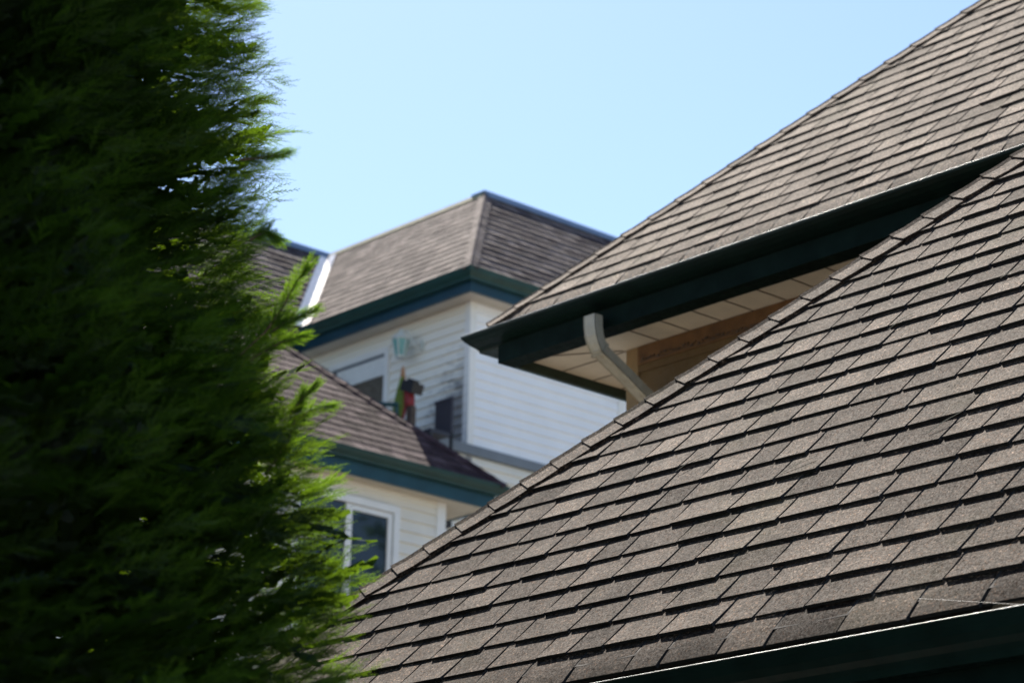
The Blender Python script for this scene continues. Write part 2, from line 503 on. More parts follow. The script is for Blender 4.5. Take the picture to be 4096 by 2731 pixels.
def gutter(parent, p0, d, L, out, lip_z, back, drop, mat_, lip_mat, lipr=.004, lip_h=.018):
    """K-style gutter: p0 on the lip line, running L along d; `out` points away from the wall, back = lip to fascia"""
    b_ = MB()
    a = -V(out)
    o = V((p0[0], p0[1], lip_z))
    t = .003
    front = [(0, 0), (.003, -lip_h), (back*.10, -drop*.38), (back*.24, -drop*.56), (back*.42, -drop*.70), (back*.50, -drop*.82), (back*.52, -drop)]
    prof = front + [(back, -drop), (back, .012), (back - t, .012), (back - t, -drop + t), (back*.52 + t, -drop + t)] + [(u + t, v) for u, v in reversed(front[:-1])]
    # open trough: outer shell then inner shell
    b_.extrude(prof, o, a, (0, 0, 1), d, L, ends=False)
    cap = front + [(back, -drop), (back, .012)]
    for s_ in (0, L):
        pts = [o + V(d)*(s_ + (.001 if s_ else -.001)) + a*u + V((0, 0, 1))*v for u, v in cap]
        b_.poly(pts)
    gt = b_.build('gutter', mat_, parent)
    r_ = MB()
    r_.tube([o + V(d)*(L*i/12) + V((0, 0, 0.0)) for i in range(13)], lipr, 10)
    r_.build('gutter_lip', lip_mat, gt, smooth=True)
    return gt

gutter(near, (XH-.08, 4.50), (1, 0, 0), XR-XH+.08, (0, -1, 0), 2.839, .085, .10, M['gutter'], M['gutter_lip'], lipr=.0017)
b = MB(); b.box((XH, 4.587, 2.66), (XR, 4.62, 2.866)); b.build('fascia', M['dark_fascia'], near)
b = MB(); b.box((XH+.02, 4.62, 2.67), (XR, 4.95, 2.69)); b.build('soffit', M['soffit'], near)
b = MB(); lap_siding(b, (XH+.35, 4.95), (1, 0, 0), XR-XH-.35, 0.0, 2.69, (0, -1, 0), .1); 
b.box((XH+.35, 5.02, 0), (XR, 8.1, 2.68)); b.build('wall', M['siding_cream'], near)

# ================================================================== middle house (everything scaled about the eye by SM)
SM = 1.15
def ms(p): return V((p[0]*SM, p[1]*SM, 1.6 + (p[2]-1.6)*SM))
def mz(z): return 1.6 + (z-1.6)*SM
RM = random.Random(5)
KM = -14.615*SM + .055
GY, GZ, GX = 6.770*SM, mz(5.12), -7.903*SM
EYM = GY + .035*SM; EZM = GZ + .022*SM
EYM2 = EYM
XHM = EYM + KM
XRM = 1.5
RZM = 8.9; RYM = EYM + (RZM-EZM)
mid = thing('house', 'middle house with long dark green gutter, cream soffit and beige downspout', 'house', ((XHM+XRM)/2, RYM, 0))
WX, WY, SZ = -7.319*SM, 7.224*SM, mz(5.03)
b = MB()
slab(b, [(XHM+.05, EYM+.05, EZM+.05), (XRM, EYM+.05, EZM+.05), (XRM, RYM, RZM), (RYM+KM, RYM, RZM)], (0, -q2, q2), .02, 1)
lay_shingles(b, (0, EYM, EZM), (1, 0, 0), (0, q2, q2), (0, -q2, q2), lambda s: EYM + s*q2 + KM, lambda s: XRM, (RZM-EZM)/q2, e=.131*SM, rng=RM, curl=.016, s_start=-.012, tabw=(.14, .26), T=.0082, gap=.011, steps=(.6, .7, .95, 1.05))
xbm = RYM + KM; YBM = 2*RYM - EYM
slab(b, [(XHM, YBM, EZM), (XHM, EYM, EZM), (xbm, RYM, RZM)], (-q2, 0, q2), .02, 1)
lay_shingles(b, (XHM, 0, EZM), (0, -1, 0), (q2, 0, q2), (-q2, 0, q2), lambda s: -(YBM - s*q2), lambda s: -(EYM + s*q2), (RZM-EZM)/q2 - .02, e=.15, rng=RM, sub=2)
slab(b, [(XRM, RYM, RZM), (XRM, YBM, EZM), (XHM, YBM, EZM), (xbm, RYM, RZM)], (0, q2, q2), .02, 1)
b.build('roof', [M['shingle_mid'], M['under']], mid)
b = MB()
hip_caps(b, (XHM, EYM, EZM), (1, 1, 1), (0, -1, 1), (-1, 0, 1), (RZM-EZM)*math.sqrt(3), e=.145*SM, rng=RM, W=.085, T=.008)
hip_caps(b, (xbm, RYM, RZM), (1, 0, 0), (0, -1, 1), (0, 1, 1), XRM-xbm, rng=RM)
b.build('hip_cap', M['shingle_mid'], mid)
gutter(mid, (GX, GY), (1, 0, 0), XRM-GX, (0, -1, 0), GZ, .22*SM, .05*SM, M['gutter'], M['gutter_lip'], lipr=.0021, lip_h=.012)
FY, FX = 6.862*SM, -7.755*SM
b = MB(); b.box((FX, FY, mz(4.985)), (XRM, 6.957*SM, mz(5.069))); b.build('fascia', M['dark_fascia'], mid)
b = MB(); b.box((FX, 6.9575*SM, mz(4.985)), (FX+.022*SM, 12.0, mz(5.15))); b.build('fascia', M['return'], mid)
# soffit panels with dark grooves between them
b = MB()
b.box((FX+.0225*SM, 6.9575*SM, SZ), (XRM, WY+.01, SZ+.02))
b.box((FX+.0225*SM, WY+.0105, SZ), (WX+.01, 12.0, SZ+.02))
gx = -7.119*SM
while gx < XRM:
    b.box((gx-.004, 6.962*SM, SZ-.003), (gx+.004, WY-.002, SZ-.0006), .5, 1); gx += .183*SM
for gy in (7.045, 7.23, 7.42, 7.60, 7.78, 7.96):
    x1 = -7.34 if gy < 7.2 else WX/SM
    b.box((FX+.026*SM, gy*SM-.004, SZ-.003), (x1*SM, gy*SM+.004, SZ-.0006), .5, 1)
b.obox((-7.53*SM+.0, 7.09*SM, SZ-.0018), (.20*SM, .125*SM, 0), (-.003, .005, 0), (0, 0, .0011), .5, 1)
b.build('soffit', [M['perf'], M['groove']], mid)
b = MB(); b.box((WX+.03, WY+.012, 0), (XRM, 12.0, SZ-.001)); b.box((WX+.001, WY+.02, 0), (WX+.0295, 12.0, SZ-.001)); b.build('wall', M['tan'], mid)
b = MB(); b.box((WX, WY, 0), (WX+.072*SM, WY+.0115, SZ-.002)); b.build('corner_board', M['tan_board'], mid)
b = MB(); b.box((WX+.0725*SM, WY-.004, mz(4.945)), (XRM, WY+.0115, SZ-.0025)); fr = b.build('frieze_board', M['brown'], mid)
b = MB(); b.box((WX+.0725*SM, WY+.002, mz(4.912)), (XRM, WY+.0115, mz(4.9445))); b.build('wall_band', M['tan'], mid)
# dark scalloped carving along the frieze
b = MB(); rr = random.Random(3); x = WX + .10*SM; zc = mz(4.966)
while x < XRM:
    L = rr.uniform(.010, .030)
    b.obox((x+L/2, WY-.0065, zc + rr.uniform(-.007, .007)), (L*.45, 0, rr.uniform(-.004, .004)), (0, .0022, 0), (0, 0, rr.uniform(.002, .0065)))
    x += L + rr.uniform(.002, .012)
b.tube([(WX+.09*SM + i*.05, WY-.006, zc - .012 + .003*math.sin(i*1.3)) for i in range(int((XRM-WX)/.05))], .0022, 5)
b.build('carving', M['post'], fr)

# downspout: outlet under the gutter, curved elbow, slanting run back to the wall, drop down the wall
def ribbed(b_, path, w_, d_, U):
    """rectangular ribbed pipe swept along path; U is the width direction"""
    U = V(U); rings = []
    for i, p in enumerate(path):
        t = (V(path[min(i+1, len(path)-1)]) - V(path[max(i-1, 0)])).normalized()
        nrm = U.cross(t).normalized()
        sec = []
        nr = 9
        for (A, B, ha, hb) in ((U, nrm, w_/2, d_/2), (nrm, -U, d_/2, w_/2), (-U, -nrm, w_/2, d_/2), (-nrm, U, d_/2, w_/2)):
            for k in range(nr):
                f = -1 + 2*k/nr
                rib = -.0022 if k % 2 else 0
                if k == 0: rib = -.001
                sec.append(V(p) + A*ha*f + B*(hb + rib))
        rings.append(sec)
    n = len(rings[0])
    vs = [q for r_ in rings for q in r_]
    fs = [(i*n+k, i*n+(k+1) % n, (i+1)*n+(k+1) % n, (i+1)*n+k) for i in range(len(rings)-1) for k in range(n)]
    fs += [tuple(range(n-1, -1, -1)), tuple(range((len(rings)-1)*n, len(rings)*n))]
    b_.add(vs, fs)
px, py = -7.105*SM, 6.815*SM
top = V((px, py, mz(5.035)))
pts = [top, top + V((0, .002, -.05*SM)), top + V((0, .008, -.085*SM)), top + V((0, .022, -.115*SM)), top + V((0, .045, -.142*SM))]
b = MB(); ribbed(b, pts, .066*SM, .050*SM, (1, 0, 0))
sp = b.build('downspout', M['spout'], mid)
e1 = pts[-1]; dirn = (V((0, (7.20*SM - e1.y), mz(4.72) - e1.z))).normalized()
b = MB(); ribbed(b, [e1 - dirn*.004, e1 + dirn*.004, e1 + dirn*.012], .074*SM, .058*SM, (1, 0, 0)); b.build('collar', M['spout'], sp)
b = MB(); ribbed(b, [e1 + dirn*.001 - dirn*.02, e1 + dirn*.1, e1 + dirn*.2, V((px, WY-.045, mz(4.72)))], .062*SM, .046*SM, (1, 0, 0)); b.build('run', M['spout'], sp)
b = MB(); ribbed(b, [V((px, WY-.045, mz(4.73))), V((px, WY-.03, mz(4.66))), V((px, WY-.03, mz(4.5))), V((px, WY-.03, .2))], .066*SM, .05*SM, (1, 0, 0)); b.build('elbow', M['spout'], sp)

# ================================================================== tall house
RT = random.Random(8)
Gc = V((-16.553, 14.275, 9.71))              # outer gutter corner, top
TT = 1.1321
HT = V((-17.843, 15.565, 11.171))            # hip top
XV, YV = -19.148, 14.275                      # valley bottom
XVT = -20.44                                  # valley top
tall = thing('house', 'tall far house with steep shingled roof, teal gutter, blue fascia and white lap siding', 'house', (-18.4, 16.5, 0))
cl = math.sqrt(1+TT*TT)
sl = (HT.z - Gc.z)/TT*cl
b = MB()
slab(b, [(XV, Gc.y, Gc.z), (Gc.x, Gc.y, Gc.z), tuple(HT), (XVT, HT.y, HT.z)], (0, -TT, 1), .02, 1)
kk = (HT.y - Gc.y)/sl
kv = (XVT - XV)/sl
lay_shingles(b, (0, Gc.y, Gc.z), (1, 0, 0), (0, 1/cl, TT/cl), (0, -TT/cl, 1/cl), lambda s: XV + kv*s, lambda s: Gc.x - kk*s, sl, rng=RT, sub=2, tabw=(.11, .22), T=.0086, wob=.0006, gap=.006, steps=(.85, .95, 1.0), tspread=.27)
YE = 20.5
slab(b, [(Gc.x, Gc.y, Gc.z), (Gc.x, YE, Gc.z), (HT.x, YE, HT.z), tuple(HT)], (TT, 0, 1), .02, 1)
lay_shingles(b, (Gc.x, 0, Gc.z), (0, 1, 0), (-1/cl, 0, TT/cl), (TT/cl, 0, 1/cl), lambda s: Gc.y + kk*s, lambda s: YE, sl, rng=RT, sub=2, tabw=(.11, .22), T=.0086, wob=.0006, gap=.006, steps=(.85, .95, 1.0), tspread=.27)
# wing on the left: its face looks the same way as the right face
YW = 9.0
slab(b, [(XV, YW, Gc.z), (XV, Gc.y, Gc.z), (XVT, HT.y, HT.z), (XVT, YW, HT.z)], (TT, 0, 1), .02, 1)
lay_shingles(b, (XV, 0, Gc.z), (0, 1, 0), (-1/cl, 0, TT/cl), (TT/cl, 0, 1/cl), lambda s: YW, lambda s: Gc.y + kk*s, sl, rng=RT, sub=2, tabw=(.11, .22), T=.0086, wob=.0006, gap=.006, steps=(.85, .95, 1.0), tspread=.27)
# flat top
b.box((HT.x-6, HT.y+.02, HT.z-.08), (HT.x-.02, YE, HT.z-.03), .4, 1)
b.box((XVT-4, YW, HT.z-.08), (XVT-.02, HT.y+.02, HT.z-.03), .4, 1)
b.build('roof', [M['shingle_far'], M['under']], tall)
b = MB()
hip_caps(b, Gc, HT - Gc, (0, -TT, 1), (TT, 0, 1), (HT-Gc).length - .08, rng=RT, W=.085, T=.004)
b.build('hip_cap', M['shingle_far'], tall)
# metal edge along the top of the slopes
b = MB()
b.extrude([(.0, .014), (.068, -.064), (.076, -.056), (.008, .034), (-.2, .034), (-.2, .014)], (HT.x, HT.y-.02, HT.z), (1, 0, 0), (0, 0, 1), (0, 1, 0), YE-HT.y+.02)
b.extrude([(.0, .014), (.068, -.064), (.076, -.056), (.008, .034), (-.2, .034), (-.2, .014)], (XVT, YW, HT.z), (1, 0, 0), (0, 0, 1), (0, 1, 0), HT.y-YW)
b.build('edge_flashing', M['cap_metal'], tall)
b = MB()
b.extrude([(.0, .012), (-.052, -.056), (-.060, -.048), (-.008, .024), (.2, .024), (.2, .012)], (XVT, HT.y, HT.z), (0, 1, 0), (0, 0, 1), (1, 0, 0), HT.x-XVT)
b.build('edge_flashing', M['moss_cap'], tall)
# open metal valley
b = MB()
v0, v1 = V((XV, YV, Gc.z)), V((XVT, HT.y, HT.z))
wl = V((0, -1, 0)); wr = V((1, 0, 0))
nn = V((TT, -TT, 2)).normalized()*.022
pts = []
for f in (0, .2, .4, .6, .8, .97):
    c = v0.lerp(v1, f)
    up = V((0, 0, .0))
    pts += [c + wl*.10 + nn, c + nn*.9, c + wr*.14 + nn]
b.add(pts, [(i*3+k, i*3+k+1, i*3+k+4, i*3+k+3) for i in range(5) for k in range(2)])
o_ = b.build('valley_flashing', M['flash'], tall)
# gutters, fascia, soffit
GD = .10
b = MB()
lX, lY, lZ = Gc.x+.021, Gc.y-.02, Gc.z-.002
kb, kd, t_ = .085, .115, .003
front = [(0, 0), (.003, -.018), (kb*.10, -kd*.38), (kb*.24, -kd*.56), (kb*.42, -kd*.70), (kb*.50, -kd*.82), (kb*.52, -kd)]
prof = front + [(kb, -kd), (kb, .012), (kb-t_, .012), (kb-t_, -kd+t_), (kb*.52+t_, -kd+t_)] + [(u+t_, v) for u, v in reversed(front[:-1])]
n = len(prof); rows = []
for k in range(13): rows.append([V((XV-.02 + (lX-u-XV+.02)*k/12, lY+u, lZ+v)) for u, v in prof])
for k in range(1, 13): rows.append([V((lX-u, lY+u + (YE-lY-u)*k/12, lZ+v)) for u, v in prof])
b.add([p for r_ in rows for p in r_], [(i*n+k, i*n+(k+1) % n, (i+1)*n+(k+1) % n, (i+1)*n+k) for i in range(len(rows)-1) for k in range(n)])
gt = b.build('gutter', M['teal'], tall)
b = MB(); b.tube([(XV-.02, lY, lZ), (lX, lY, lZ), (lX, YE, lZ)], .004, 8); b.build('gutter_lip', M['teal'], gt)
FZ = 9.492
b = MB(); b.box((XV-.3, Gc.y+.066, FZ), (Gc.x-.066, Gc.y+.1, 9.70)); b.build('fascia', M['fascia'], tall)
b = MB(); b.box((Gc.x-.0995, Gc.y+.1003, FZ), (Gc.x-.066, YE, 9.70)); b.build('fascia', M['fascia'], tall)
TX, TY = -16.86, 14.56
b = MB(); b.box((XV-.3, Gc.y+.1005, FZ+.006), (Gc.x-.1, TY+.02, FZ+.03)); b.box((TX-.02, TY+.0205, FZ+.006), (Gc.x-.1, YE, FZ+.03)); b.build('soffit', M['soffit_grey'], tall)
M['stain'] = stained_siding(TX, 8.0, 9.35)
b = MB(); lap_siding(b, (XV-.5, TY), (1, 0, 0), TX-XV+.5, 5.0, FZ+.004, (0, -1, 0), .094); b.build('wall', M['stain'], tall)
b = MB(); lap_siding(b, (TX, TY), (0, 1, 0), YE-TY, 8.08, FZ+.004, (1, 0, 0), .094)
b.build('wall', M['siding'], tall)
b = MB(); lap_siding(b, (TX-.012, 10.0), (0, 1, 0), YE-10.0, 0.0, 7.98, (1, 0, 0), .094); b.build('wall', M['siding_cream'], tall)
b = MB(); b.box((TX-.06, TY-.018, 8.0), (TX+.018, TY-.0005, FZ+.004)); b.box((TX+.0005, TY-.0004, 8.0), (TX+.018, TY+.06, FZ+.004)); b.build('corner_trim', M['trim'], tall)
b = MB(); b.box((TX-3.0, 16.52, 8.05), (TX+.02, 16.60, FZ+.003)); b.build('corner_trim', M['trim'], tall)
b = MB(); b.box((TX-.03, 10.0, 7.985), (TX+.03, YE, 8.078)); b.build('belly_band', M['band'], tall)
b = MB(); b.box((XV-.2, 10.0, 7.7), (TX-.035, TY-.02, 7.78)); b.build('balcony_floor', M['trim'], tall)
b = MB(); b.box((-24.0, TY+.07, 0), (TX-.07, YE, 9.5)); b.box((-24.0, 9.3, 0), (XV-.55, TY+.05, 9.49)); b.build('inner_wall', M['siding_cream'], tall)
b = MB(); b.box((XV-.31, 9.0, FZ), (XV-.27, Gc.y+.06, 9.70)); b.build('fascia', M['fascia'], tall)
# window of the balcony wall
wn = MB()
x0, x1, z0, z1 = -18.98, -18.035, 7.9, 9.315
fw_ = .058
for lo, hi in (((x0, z1-fw_), (x1, z1)), ((x0, z0), (x1, z0+fw_)), ((x0, z0+fw_), (x0+fw_, z1-fw_)), ((x1-fw_, z0+fw_), (x1, z1-fw_))):
    wn.box((lo[0], TY-.045, lo[1]), (hi[0], TY-.0125, hi[1]))
wf = wn.build('window', M['trim'], tall)
b = MB(); b.box((x0+fw_, TY-.02, z0+fw_), (x1-fw_, TY-.0126, z1-fw_)); b.build('pane', M['pane_dim'], wf)
b = MB()
for k in range(3):
    b.box((x0+fw_+.06, TY-.030+.001*k, 9.04 + k*.066), (x1-fw_-.003, TY-.0205, 9.04 + (k+1)*.066 - .002))
b.build('blind', M['blind'], wf)
b = MB(); b.box((x0+fw_, TY-.035, z1-fw_-.03), (x1-fw_, TY-.0208, z1-fw_-.0005)); b.build('header_shade', M['band'], wf)  # dark strip standing in for the shadow under the window header

# ================================================================== low house in front of it
RL = random.Random(21)
TL = .91
Lx, Lz = -15.657, 7.330
Yc = 13.985                                   # far corner of the eave
low = thing('house', 'low house with plum brown hip roof, teal gutter and cream siding beside the conifer', 'house', (-17.5, 11.0, 0))
c2 = math.sqrt(1+TL*TL)
run = 1.75
sl = run*c2
YN = 7.0
b = MB()
tipx, tipz = Lx-run, Lz+TL*run
slab(b, [(Lx, YN, Lz), (Lx, Yc, Lz), (tipx, Yc-run, tipz), (tipx, YN, tipz)], (TL, 0, 1), .02, 1)
lay_shingles(b, (Lx, 0, Lz), (0, 1, 0), (-1/c2, 0, TL/c2), (TL/c2, 0, 1/c2), lambda s: YN, lambda s: Yc - s/c2, sl, rng=RL, sub=3, tabw=(.11, .22), T=.0045, e=.132, wob=.0008, gap=.006, steps=(.8, .9, 1.0), tspread=.27)
slab(b, [(Lx, Yc, Lz), (Lx-2*run, Yc, Lz), (tipx, Yc-run, tipz)], (0, TL, 1), .02, 1)
lay_shingles(b, (0, Yc, Lz), (-1, 0, 0), (0, -1/c2, TL/c2), (0, TL/c2, 1/c2), lambda s: -(Lx - s/c2), lambda s: -(Lx - 2*run + s/c2), sl-.02, rng=RL, sub=2, e=.135)
slab(b, [(Lx-2*run, Yc, Lz), (Lx-2*run, YN, Lz), (tipx, YN, tipz), (tipx, Yc-run, tipz)], (-TL, 0, 1), .02, 1)
b.build('roof', [M['shingle_low'], M['under']], low)
b = MB()
hip_caps(b, (Lx, Yc, Lz), (-1, -1, TL), (TL, 0, 1), (0, TL, 1), run*math.sqrt(2+TL*TL), rng=RL, W=.085)
b.build('hip_cap', M['shingle_low'], low)
gutter(low, (Lx+.02, YN), (0, 1, 0), Yc-YN+.03, (1, 0, 0), Lz-.004, .085, .088, M['teal'], M['teal'], lipr=.004)
LFZ = 7.12
b = MB(); b.box((Lx-.10, YN, LFZ), (Lx-.066, Yc-.07, Lz-.01)); b.build('fascia', M['fascia_low'], low)
b = MB(); b.box((Lx-2*run+.1, Yc-.104, LFZ), (Lx-.1005, Yc-.07, Lz-.01)); b.build('fascia', M['fascia_low'], low)
LWX, LWY = -15.906, 13.484
b = MB(); b.box((LWX-1.2, YN, LFZ+.006), (Lx-.1005, Yc-.1045, LFZ+.03)); b.build('soffit', M['soffit'], low)
b = MB(); lap_siding(b, (LWX, YN), (0, 1, 0), LWY-YN, 0.0, LFZ+.004, (1, 0, 0), .1)
b.box((LWX-1.1, YN, 0), (LWX-.07, LWY-.01, LFZ))
b.build('wall', M['siding_cream'], low)
b = MB(); b.box((LWX+.0005, LWY-.085, 0), (LWX+.02, LWY+.012, LFZ+.004)); b.box((LWX-.06, LWY+.0005, 0), (LWX, LWY+.012, LFZ+.004)); b.build('corner_trim', M['trim'], low)
b = MB(); b.box((LWX-.9, LWY+.013, 0), (LWX-.36, Yc-.3, LFZ+.004)); b.build('wall', M['siding_cream'], low)
b = MB(); b.box((LWX-.359, LWY+.16, 6.99), (LWX-.18, Yc-.25, 7.045)); b.build('awning_edge', M['dark'], low)
b = MB(); b.box((LWX+.0005, YN, 7.065), (LWX+.017, LWY-.086, LFZ+.004)); b.build('frieze_trim', M['siding_cream'], low)
wn = MB()
y0, y1, z0, z1 = 11.83, 12.962, 5.75, 6.985
for lo, hi in (((y0, z1-.062), (y1, z1)), ((y0, z0), (y1, z0+.062)), ((y0, z0+.062), (y0+.062, z1-.062)), ((y1-.062, z0+.062), (y1, z1-.062))):
    wn.box((LWX+.0125, lo[0], lo[1]), (LWX+.05, hi[0], hi[1]))
wf = wn.build('window', M['trim'], low)
b = MB()
for lo, hi in (((12.455, z1-.115), (y1-.075, z1-.072)), ((y1-.117, z0+.07), (y1-.075, z1-.1155)), ((12.39, z0+.07), (12.455, z1-.072)), ((12.455, z0+.07), (y1-.117, z0+.11))):
    b.box((LWX+.0125, lo[0], lo[1]), (LWX+.036, hi[0], hi[1]))
b.build('sash', M['trim'], wf)
b = MB(); b.box((LWX+.0125, y0+.062, z0+.062), (LWX+.02, 12.389, z1-.062)); b.build('pane', M['glass'], wf)
b = MB(); b.box((LWX+.0125, 12.456, z0+.111), (LWX+.021, y1-.118, z1-.116)); b.build('pane', M['glass'], wf)

# ================================================================== things on the balcony
lx, ly, lz = -17.69, TY-.17, 9.13
lan = thing('wall_lantern', 'white coach lantern with teal glass fixed to the stained white siding', 'lantern', (lx, TY-.013, 9.2))
k6 = 6
b = MB(); b.lathe((lx, ly, lz), [(.030, -.055), (.055, -.045), (.055, -.03)], k6); b.lathe((lx, ly, lz), [(.093, .132), (.098, .142), (.06, .185), (.028, .20), (.022, .225), (.008, .25)], k6)
for k in range(k6):
    a = 2*math.pi*k/k6
    b.tube([(lx+.052*math.cos(a), ly+.052*math.sin(a), lz-.03), (lx+.088*math.cos(a), ly+.088*math.sin(a), lz+.133)], .0075, 5)
b.build('cage', M['lantern'], lan)
b = MB(); b.lathe((lx, ly, lz), [(.047, -.029), (.082, .131)], k6); b.build('glass', M['lamp_glass'], lan)
b = MB(); b.lathe((lx, ly, lz), [(.018, -.028), (.02, .09), (.006, .1)], 8); b.build('bulb', M['lantern'], lan)
b = MB(); b.box((lx+.135, TY-.03, lz+.03), (lx+.175, TY-.0125, lz+.13)); b.tube([(lx+.16, TY-.02, lz+.05), (lx+.165, TY-.10, lz+.03), (lx+.14, TY-.16, lz+.10), (lx+.11, ly, lz+.19), (lx+.03, ly, lz+.215)], .009, 7)
b.build('arm', M['lantern'], lan)

ux, uy = -17.26, 14.05
um = thing('patio_umbrella', 'closed patio umbrella in yellow green and red standing on the balcony', 'umbrella', (ux, uy, 7.79))
n = 12; top = V((ux+.045, uy, 8.80))
def cone_part(ks, mk, nm):
    b_ = MB()
    for k in ks:
        a0, a1 = 2*math.pi*k/n, 2*math.pi*(k+1)/n
        ring = []
        for z, r_ in ((8.30, .055), (8.42, .075), (8.60, .045), (8.72, .022)):
            c = V((ux + (z-8.30)*.09, uy, z))
            f0 = 1.0 if k % 2 else .72; f1 = .72 if k % 2 else 1.0
            ring.append((c + V((math.cos(a0), math.sin(a0), 0))*r_*f0, c + V((math.cos(a1), math.sin(a1), 0))*r_*f1))
        for i in range(3):
            b_.poly([ring[i][0], ring[i][1], ring[i+1][1], ring[i+1][0]])
        b_.poly([ring[0][1], ring[0][0], V((ux, uy, 8.3))])
    return b_.build(nm, M[mk], um)
cone_part([9, 10, 11, 6, 7, 8, 5], 'green', 'canopy_panel'); cone_part([0, 1, 2, 3, 4], 'red', 'canopy_panel')
b = MB(); b.lathe((ux+.036, uy, 8.70), [(.026, 0), (.020, .06), (.012, .10), (.003, .115)], 8); b.build('finial', M['orange'], um)
b = MB(); b.tube([(ux-.03, uy, 7.79), (ux, uy, 8.32)], .014, 8); b.lathe((ux-.03, uy, 7.781), [(.16, 0), (.16, .03), (.03, .06)], 12); b.build('pole', M['dark'], um)

fx, fy = -17.045, 14.02
fd = thing('bird_feeder', 'red bird feeder with slanted black cap on a brown post', 'feeder', (fx, fy, 7.79))
b = MB(); b.box((fx-.035, fy-.03, 7.782), (fx+.035, fy+.03, 8.37)); b.build('post', M['post'], fd)
b = MB(); b.lathe((fx-.03, fy, 8.371), [(.045, 0), (.052, .02), (.048, .12), (.04, .15)], 10); b.build('reservoir', M['bright_red'], fd)
b = MB(); b.obox((fx+.0, fy, 8.555), (.085, 0, -.035), (0, .065, 0), (.018, 0, .048)); b.obox((fx+.014, fy, 8.612), (.045, 0, -.02), (0, .035, 0), (.006, 0, .018)); b.build('cap', M['dark'], fd)

rl = thing('balcony_rail', 'teal metal rail crossing in front of the closed umbrella', 'railing', (-17.3, 13.9, 7.79))
b = MB(); b.tube([(-17.65, 13.30, 8.36), (-17.36, 13.62, 8.375), (-17.09, 13.90, 8.372)], .022, 8); b.build('top_rail', M['rail'], rl)
b = MB(); b.tube([(-17.65, 13.30, 7.785), (-17.65, 13.30, 8.34)], .016, 8); b.build('post', M['rail'], rl)
b = MB(); b.tube([(-17.10, 13.89, 7.785), (-17.10, 13.89, 8.352)], .016, 8); b.build('post', M['rail'], rl)

hx, hy = -16.57, 14.02
ch = thing('chair', 'dark grey wicker chair standing against the stained siding at the balcony corner', 'chair', (hx, hy, 7.79))
b = MB()
nx = 9
for k in range(nx):
    f = k/(nx-1)
    b.box((hx-.105+.21*f-.011, hy-.012, 8.02), (hx-.105+.21*f+.011, hy+.012, 8.31 + .012*math.sin(f*math.pi)))
b.box((hx-.125, hy-.018, 8.31), (hx+.125, hy+.018, 8.335)); b.box((hx-.125, hy-.019, 7.99), (hx+.125, hy+.019, 8.03))
b.box((hx-.115, hy+.0125, 8.03), (hx+.115, hy+.017, 8.31))
b.build('backrest', M['wicker'], ch)
b = MB(); b.box((hx-.12, hy-.26, 7.95), (hx+.12, hy-.02, 7.985)); b.build('seat', M['wicker'], ch)
for sx in (-1, 1):
    b = MB(); b.box((hx+sx*.11-.013, hy-.012, 7.785), (hx+sx*.11+.013, hy+.012, 7.989)); b.build('leg', M['dark'], ch)
    b = MB(); b.box((hx+sx*.11-.013, hy-.26, 7.785), (hx+sx*.11+.013, hy-.236, 7.949)); b.build('leg', M['dark'], ch)

# ================================================================== needles and cobweb on the near roof
RQ = random.Random(77)
def roof_pt(x, s, h=.012): 
    return V((x, EY + s*q2 - h*q2, EZ + s*q2 + h*q2))
spots = [(-3.42, .62), (-3.60, .95), (-4.35, 2.0), (-4.72, 1.86), (-3.10, .36), (-4.1, 1.02), (-4.62, .98), (-4.0, 2.55), (-5.2, 1.2), (-3.75, 1.6)]
descr = ['near the gutter', 'above the lowest courses', 'on the upper slope', 'high beside the hip', 'low at the right edge', 'across the middle of the slope', 'left of the middle', 'near the top corner', 'on the left part of the slope', 'right of the middle']
for (x, s_), d_ in zip(spots, descr):
    a = RQ.uniform(.5, 1.2); L = RQ.uniform(.03, .06)
    b = MB()
    p = roof_pt(x, s_); dv = V((math.cos(a), q2*math.sin(a), q2*math.sin(a)))
    b.tube([p - dv*L, p + V((0, 0, .004)), p + dv*L], [.0008, .0012, .0008], 5)
    o = b.build('pine_needle', M['needle'])
    tag(o, 'thin dry conifer needle lying on the nearest roof, ' + d_, 'needle', 'dry needles fallen on the near roof')
b = MB()
b.tube([roof_pt(-3.66, .05, .02), V((-3.30, 4.50, 2.842))], .00016, 4)
tag(b.build('cobweb', M['web']), 'fine cobweb strand stretched between the lowest shingles and the near gutter lip', 'cobweb')

